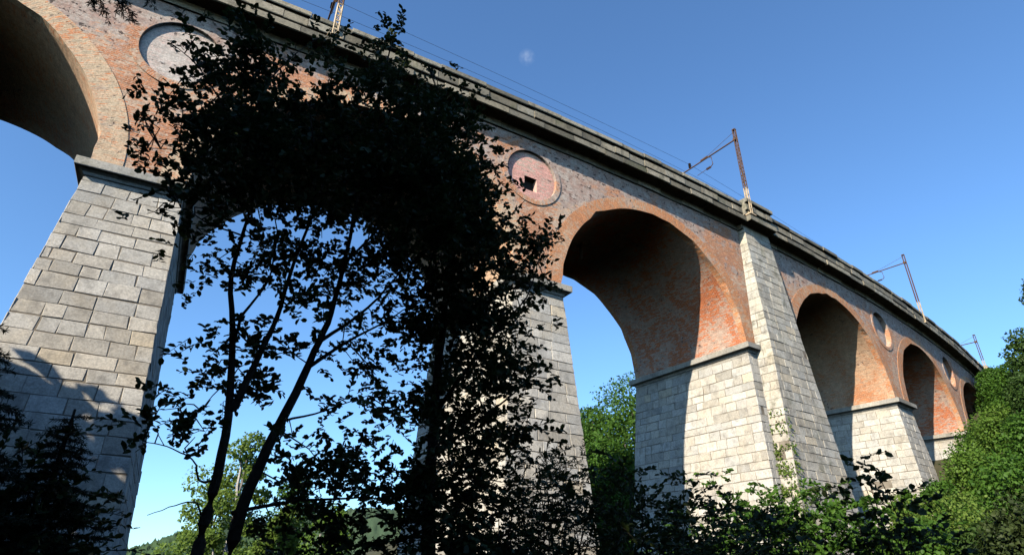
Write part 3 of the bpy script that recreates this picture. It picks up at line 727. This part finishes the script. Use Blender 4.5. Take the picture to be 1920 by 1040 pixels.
regB = [([(770, 430), (900, 400), (925, 470), (900, 560), (860, 620), (850, 760), (870, 900), (880, 1050), (760, 1050), (770, 800)], 900, 6.9, 8.8),
    ([(860, 250), (905, 330), (930, 420), (870, 460), (800, 400), (800, 260)], 330, 6.9, 8.6),
    ([(910, 380), (985, 362), (1002, 385), (1025, 420), (1020, 470), (960, 520), (900, 560), (895, 440)], 120, 7.0, 8.2),
    ([(880, 520), (1000, 500), (1020, 540), (960, 600), (880, 640)], 130, 7.0, 8.2),
    ([(870, 620), (960, 600), (1030, 590), (1025, 640), (990, 720), (1000, 760), (960, 800), (880, 800), (850, 700)], 240, 7.0, 8.4),
    ([(860, 800), (940, 780), (990, 800), (1000, 830), (930, 860), (900, 920), (930, 1050), (860, 1050)], 170, 7.0, 8.4),
    ([(640, 850), (760, 740), (790, 900), (780, 1050), (700, 1050)], 70, 7.0, 8.4)]
fore_tree(baseB, 'dark leafy tree with a straight stem hiding most of the second pier', stemsB, regB, 22)

# --- shrubs near the viewer
def shrub(name, px, py_top, dist, wpx, label, mat, seed, leaf=0.085, n=260, wid=0.5, nl=13, group=None, dens=1.0, pinnate=False):
    r = np.random.default_rng(seed); top = at(px, py_top, dist); zb = float(hgt(top.x, top.y)); B = Vector((top.x, top.y, zb)); H = top.z - zb
    t = thing(name, B, label, 'shrub', group); rx = wpx / FPX * dist * 0.5 / math.cos(PITCH)
    mb = MB(); tips = []
    for i in range(11):
        a = r.uniform(0, 2 * math.pi); q = r.uniform(0.25, 1.0); e = np.array([rx * q * math.cos(a), rx * q * math.sin(a), H * (1.0 - 0.35 * q ** 2) * r.uniform(0.82, 1.0)])
        if i == 0: e = np.array([0, 0, H * 0.97])
        pth = branch_path((r.normal(0, 0.08), r.normal(0, 0.08), 0), e, 6, 0.03, r); mb.tube(pth, np.linspace(0.022, 0.006, 6), 5, False)
        tips += [x for x in pth[2:]]
    tips = np.array(tips); k = r.integers(0, len(tips), n)
    S = tips[k] + r.normal(0, 1, (n, 3)) * np.array([rx * 0.26, rx * 0.26, 0.22])
    S[:, 2] = np.minimum(np.maximum(S[:, 2], 0.2), H)
    D = S * np.array([1, 1, 0]) / max(rx, 0.2) + unit(n, r) * 0.8; D[:, 2] = np.abs(D[:, 2]) * 0.6 + 0.15; D /= np.linalg.norm(D, axis=1, keepdims=True)
    (V, Q, Tn), pos = sprigs(S, D, r.uniform(0.3, 0.55, n), nl, leaf, wid, r, 0.3)
    for i in range(n): mb.tube([pos[i, 0], pos[i, nl // 2], pos[i, -1]], [0.005, 0.004, 0.002], 3, False)
    mb.build('stem', BARK, t); fast_mesh('foliage', V, Q, mat, t, Tn)
    return t
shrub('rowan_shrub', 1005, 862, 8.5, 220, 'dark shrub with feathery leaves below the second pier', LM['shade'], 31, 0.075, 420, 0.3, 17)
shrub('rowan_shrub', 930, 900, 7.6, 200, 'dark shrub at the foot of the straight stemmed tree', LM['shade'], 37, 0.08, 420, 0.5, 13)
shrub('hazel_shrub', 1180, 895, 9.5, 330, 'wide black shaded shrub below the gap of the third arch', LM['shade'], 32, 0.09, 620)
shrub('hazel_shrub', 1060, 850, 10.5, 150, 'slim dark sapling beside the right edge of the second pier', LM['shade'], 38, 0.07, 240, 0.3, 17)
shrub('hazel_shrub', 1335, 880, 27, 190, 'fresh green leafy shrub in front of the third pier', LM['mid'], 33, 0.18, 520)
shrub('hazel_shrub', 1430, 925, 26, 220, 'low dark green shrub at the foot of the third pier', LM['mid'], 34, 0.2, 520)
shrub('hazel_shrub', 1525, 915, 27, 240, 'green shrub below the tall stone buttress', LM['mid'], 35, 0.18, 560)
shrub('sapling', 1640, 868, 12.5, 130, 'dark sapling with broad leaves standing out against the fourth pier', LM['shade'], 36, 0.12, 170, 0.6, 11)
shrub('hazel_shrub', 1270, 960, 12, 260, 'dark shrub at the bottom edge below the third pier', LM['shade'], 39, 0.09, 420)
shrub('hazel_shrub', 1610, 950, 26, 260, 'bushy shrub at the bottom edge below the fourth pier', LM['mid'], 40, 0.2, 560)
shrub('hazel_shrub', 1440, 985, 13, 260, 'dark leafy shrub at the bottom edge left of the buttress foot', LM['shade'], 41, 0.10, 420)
shrub('hazel_shrub', 60, 870, 7.0, 170, 'dark shrub added under the spruce to deepen the shade in the lower left corner', LM['shade'], 43, 0.07, 760)  # added dark foliage that blackens the shaded corner

# --- conifers at the left
def conifer(name, base, height, spread, label, seed, nb=70, zlo=0.06, needle=0.035, extra=()):
    r = np.random.default_rng(seed); B = Vector(base); t = thing(name, B, label, 'conifer'); mb = MB()
    mb.tube([(0, 0, 0), (0.02, 0, height * 0.5), (0, 0.02, height)], [0.02 * height + 0.02, 0.012 * height + 0.015, 0.01], 8, False)
    NP, ND, NU = [], [], []
    def spray(p0, dr, L, sub=True):
        dr = dr / np.linalg.norm(dr); n = max(4, int(L / 0.12)); path = []
        for i in range(n + 1):
            u = i / n; path.append(p0 + dr * L * u + np.array([0, 0, -0.28 * L * u * u + 0.16 * L * max(0, u - 0.75)]))
        mb.tube(path, np.linspace(0.004 + 0.008 * L, 0.003, n + 1), 4, False); path = np.array(path)
        m = int(L * 330); u = r.uniform(0.08, 1, m) * n; i0 = np.minimum(u.astype(int), n - 1); q = path[i0] + (path[i0 + 1] - path[i0]) * (u - i0)[:, None]
        tg = path[i0 + 1] - path[i0]; tg /= np.linalg.norm(tg, axis=1, keepdims=True)
        NP.append(q); ND.append(tg * 0.7 + unit(m, r) * 0.9); NU.append(unit(m, r))
        if sub:
            for i in range(1, n):
                for sg in (-1, 1):
                    sd = np.array([-dr[1] * sg, dr[0] * sg, 0]); ll = L * 0.42 * (1 - 0.75 * i / n) * r.uniform(0.7, 1.2)
                    if ll > 0.06: spray(path[i], dr * 0.8 + sd + np.array([0, 0, -0.15]), ll, False)
    for i in range(nb):
        u = zlo + (0.98 - zlo) * (i / nb); a = i * 2.4 + r.normal(0, 0.3); L = spread * (1 - u) ** 0.8 * r.uniform(0.75, 1.1) + 0.08
        spray(np.array([0, 0, height * u]), np.array([math.cos(a), math.sin(a), r.uniform(0.0, 0.3)]), L)
    for p0, p1 in extra:
        p0, p1 = np.array(p0) - np.array(B), np.array(p1) - np.array(B); spray(p0, p1 - p0, float(np.linalg.norm(p1 - p0)))
    mb.build('trunk', BARK, t)
    V, Q, Tn = leaf_array(np.concatenate(NP), np.concatenate(ND), np.concatenate(NU), needle, 0.16, 0.1, r)
    fast_mesh('crown', V, Q, LM['needle'], t, Tn)
    return t
def gz(p): return Vector((p[0], p[1], float(hgt(p[0], p[1])) - 0.05))
conifer('spruce_tree', gz((-1.74, 6.2)), 3.7, 1.6, 'young dark spruce at the left edge before the nearest pier', 51, 190, 0.05, 0.04)
conifer('spruce_tree', gz((-0.95, 6.7)), 3.1, 1.1, 'smaller dark spruce added to deepen the shade at the foot of the nearest pier', 53, 150, 0.05, 0.04)  # added spruce, its dark mass stands in for deep shade on the pier
pt = at(232, 22, 6.6); pt2 = at(205, -190, 6.3)
conifer('tall_conifer', gz((-5.2, 4.6)), 17.0, 2.6, 'tall conifer whose drooping branch hangs in at the top left corner', 52, 62, 0.30, 0.05,
        extra=[((-5.2, 4.6, pt2.z + 1.2), tuple(pt2)), (tuple(at(150, -70, 6.3)), tuple(at(212, 26, 6.5))), (tuple(at(190, -70, 6.4)), tuple(at(262, 30, 6.6))), (tuple(at(150, -70, 6.4)), tuple(at(185, 8, 6.6))), (tuple(at(190, -80, 6.3)), tuple(at(238, 18, 6.5))), (tuple(at(230, -70, 6.3)), tuple(at(296, 4, 6.5)))])

# --- crowns at a distance: lobed, leaf-clump shells round a forked trunk
def crown_mesh(name, seed, lobes, n, size, mat, parent, wid=0.7, tall=1.0, flat=0.8):
    """unit-size crown: radius about 1 in x, y; height 0..1 (times tall)"""
    r = np.random.default_rng(seed); PP, DD, UU = [], [], []
    per = n // len(lobes)
    for (cx, cy_, cz, rad) in lobes:
        u = unit(per, r); rr = rad * np.cbrt(r.uniform(0.25, 1.0, per)) * (1 + 0.22 * np.sin(u[:, 0] * 7 + cx * 9) * np.cos(u[:, 2] * 6 + cy_ * 5))
        p = u * rr[:, None]; p[:, 2] *= flat; PP.append(p + np.array([cx, cy_, cz])); DD.append(u * 0.6 + unit(per, r) + np.array([0, 0, -0.35])); UU.append(u + unit(per, r) * 0.6 + np.array([0, 0, 0.5]))
    V, Q, Tn = leaf_array(np.concatenate(PP), np.concatenate(DD), np.concatenate(UU), size, wid, 0.15, r)
    return fast_mesh(name, V, Q, mat, parent, Tn)
def far_tree(name, base, H, Rr, label, seed, mat, bark=BARK2, n=5200, size=0.26, nlob=15, group=None, low=0.25, slim=False, cat='tree'):
    r = np.random.default_rng(seed); t = thing(name, base, label, cat, group); lobes = []
    for i in range(nlob):
        u = (i + 0.5) / nlob; z = H * (low + (0.93 - low) * u); q = Rr * (math.sin(math.pi * min(1, 0.22 + 0.75 * u)) ** 0.8)
        a = i * 2.4 + r.normal(0, 0.4); k = r.uniform(0.35, 0.75) * q; rad = (0.30 + 0.22 * r.random()) * Rr * (1.0 if not slim else 0.75)
        lobes.append((k * math.cos(a), k * math.sin(a), z, rad))
    mb = MB(); tr = 0.022 * H + 0.03; mb.tube([(0, 0, -0.3), (r.normal(0, 0.02) * H, r.normal(0, 0.02) * H, H * 0.45), (0, 0, H * 0.85)], [tr, tr * 0.65, tr * 0.12], 8, False)
    for l in lobes[::2]:
        mb.tube(branch_path((0, 0, max(0.1 * H, l[2] - 0.22 * H)), l[:3], 4, 0.04, r), [tr * 0.4, tr * 0.3, tr * 0.2, tr * 0.08], 5, False)
    mb.build('trunk', bark, t); crown_mesh('crown', seed + 1, lobes, n, size, mat, t)
    return t
def by_px(px, py_top, dist):
    """base on the terrain under a sight line and the height that reaches it"""
    p = at(px, py_top, dist); g = float(hgt(p.x, p.y)); return Vector((p.x, p.y, g - 0.1)), p.z - g

# sunlit trees beyond the second arch
for i, (px, py, dist, Rr, mt, lab) in enumerate([
        (422, 850, 60, 4.6, 'yellow', 'sunlit yellow-green tree left of the dark stems beyond the second arch'),
        (478, 785, 58, 3.4, 'yellow', 'tallest slender sunlit birch between the two dark stems'),
        (560, 870, 64, 3.4, 'mid', 'green tree seen through leaves right of the two dark stems'),
        (625, 930, 56, 3.2, 'bright', 'low green tree with pale trunk below the leafy middle of the dark tree'),
        (540, 935, 50, 2.6, 'yellow', 'small yellow-green tree low between the dark tree and its lowest branch')]):
    b, H = by_px(px, py, dist); far_tree('birch_tree', b, H, Rr, lab, 60 + i, LM[mt], BIRCH if i in (1, 3) else BARK2, 6500, 0.24, 14, 'sunlit trees beyond the second arch', 0.35, True)
# trees beyond the third arch
for i, (px, py, dist, Rr, mt, lab) in enumerate([
        (1180, 708, 62, 6.6, 'mid', 'large round green tree filling the gap beside the third pier'),
        (1100, 755, 66, 5.2, 'mid', 'narrower green tree just right of the second pier'),
        (1140, 830, 56, 5.0, 'mid', 'lower green tree in front of the round tree under the third arch')]):
    b, H = by_px(px, py, dist); far_tree('deciduous_tree', b, H, Rr, lab, 70 + i, LM[mt], BARK2, 24000, 0.25, 30, 'trees beyond the third arch', 0.2)
# hillside at the right end
HILL = [(1905, 606, 54, 2.0, 'deep', 'dark green tree high on the right edge of the hillside'), (1922, 495, 58, 1.7, 'deep', 'tall tree cut by the right edge against the sky'),
    (1885, 672, 58, 2.2, 'mid', 'tall green tree hiding the far end of the viaduct'), (1858, 762, 54, 2.6, 'bright', 'bright green bushy tree before the last visible arch'),
    (1905, 770, 44, 2.6, 'mid', 'green bushy tree midway up the right edge'), (1806, 838, 48, 2.3, 'bright', 'bright green bush below the fifth arch'),
    (1752, 900, 46, 2.0, 'mid', 'green bush at the right foot of the fourth pier'), (1872, 860, 38, 3.0, 'mid', 'broad mid green bush low on the right side'),
    (1690, 925, 44, 1.9, 'yellow', 'small pale green bush covering the foot of the fourth pier'), (1785, 930, 32, 2.6, 'yellow', 'low yellow-green bush at the bottom right'),
    (1910, 935, 22, 2.0, 'shade', 'shaded dark bush in the bottom right corner'), (1845, 975, 23, 1.7, 'deep', 'dark green bush beside the bottom right corner bush'),
    (1725, 985, 24, 1.8, 'mid', 'green bush at the bottom edge under the fourth pier'), (1852, 690, 82, 2.2, 'mid', 'small tree on the skyline beside the last mast'),
    (1835, 800, 60, 2.6, 'mid', 'mid green bush above the broad bright bush'), (1912, 690, 52, 2.2, 'deep', 'deep green bushy tree just below the highest tree of the right edge')]
for i, (px, py, dist, Rr, mt, lab) in enumerate(HILL):
    b, H = by_px(px, py, dist); far_tree('hillside_tree', b, H, Rr, lab, 80 + i, LM[mt], BARK2, 12000, 0.17 if dist > 35 else 0.12, 22, 'trees and bushes on the hillside at the right', 0.05)

# creeper in the gully between the third pier and its buttress
def creeper():
    r = np.random.default_rng(91); k = 3; c = PC[k]; pos = []
    for i in range(2600):
        u = r.random() ** 0.7; z = 9.0 - 8.5 * u; q = r.random() ** 1.5
        hw_ = float(np.interp(z / SC, [-0.3, 0.19, 0.56], [0.185, 0.125, 0.089])) * SC; of_ = float(np.interp(z / SC, [-0.3, 0.19, 0.56], [0.105, 0.070, 0.050])) * SC
        if math.sin(z * 2.1 + q * 5) + math.sin(z * 5.7 + 1) + r.normal(0, 0.6) < 0.0: continue
        if r.random() < 0.75: pos.append(tuple(P(c - hw_ - 0.03 - abs(r.normal(0, 0.05)), BATF * (ZI - z) + q * (of_ - BATF * (ZI - z)), z)))
        else: pos.append(tuple(P(c - hw_ + abs(r.normal(0, 0.25)), of_ + 0.03 + abs(r.normal(0, 0.03)), z)))
    pos = np.array(pos); N = len(pos); B = Vector(pos.min(0)); 
    V, Q, Tn = leaf_array(pos - np.array(B), unit(N, r) + np.array([0, 0, -0.4]), unit(N, r) + np.array([-0.3, -1.0, 0.4]), 0.11, 0.8, 0.1, r)
    o = fast_mesh('creeper', V, Q, LM['yellow'], None, Tn); o.location = B
    tag(o, 'yellow-green creeper climbing the gully beside the buttress', 'climbing plant')
creeper()

# dense wood on the slope beside and behind the viewer; its shade falls on the foreground and the nearest pier
def woodland():
    r = np.random.default_rng(95); PP, DD, UU = [], [], []; mb = MB()
    spots = [(-16.5, 16.5, 11.5, 2.6), (-20.5, 14, 13.5, 3.0), (-14.5, 11.5, 13.0, 3.0), (-7.8, 13.4, 8.6, 2.0), (-8.8, 11, 10.5, 2.2), (-18, 9, 15, 3.2), (-11.5, 7.5, 14.2, 3.0), (-14, 4, 15.2, 3.2), (-9.5, 1.5, 14.6, 3.2), (-12, -1.5, 16.5, 3.4), (-11.3, 17.2, 9.6, 2.2), (-10.2, 15.0, 9.4, 2.2), (-13.2, 15.6, 11.2, 2.4),  # includes two small trees added only to keep sky light off the pier
             (-8.0, -4.0, 14.5, 3.4), (-4.5, -7, 17, 3.4), (-9, -9, 18, 3.6), (0.5, -9, 16, 3.4), (5, -10, 15, 3.2), (-3, -12, 18, 3.8), (9, -9, 13, 3.0), (-24, 17, 13, 3.0), (-22, 8, 16, 3.4)]
    for x, y, top, rad in spots:
        g = float(hgt(x, y)); mb.tube([(x, y, g - 0.3), (x + r.normal(0, 0.3), y, g + 0.5 * (top - g)), (x, y, top - 0.5)], [0.22, 0.16, 0.03], 8, False)
        n = 2600 if rad > 2.5 else 900; zz = r.uniform(0.02, 1, n); pr = rad * (1 - 0.75 * zz ** 2.2) * np.sqrt(r.uniform(0.15, 1, n)) * (1 + 0.38 * np.sin(zz * 27 + x) + 0.2 * np.sin(zz * 70))
        a = r.uniform(0, 2 * math.pi, n); PP.append(np.stack([x + pr * np.cos(a), y + pr * np.sin(a), g + 0.3 + zz * (top - g)], 1))
        DD.append(np.stack([np.cos(a), np.sin(a), -0.3 + 0 * a], 1) + unit(n, r) * 0.5); UU.append(unit(n, r) + np.array([0, 0, 0.8]))
    V, Q, Tn = leaf_array(np.concatenate(PP), np.concatenate(DD), np.concatenate(UU), 0.75, 0.55, 0.15, r)
    o = fast_mesh('woodland', V, Q, LM['needle'], None, Tn)
    tag(o, 'dense dark wood on the slope left of and behind the viewer', 'woodland', None, 'stuff')
    mb.build('woodland_trunks', BARK, o)
woodland()
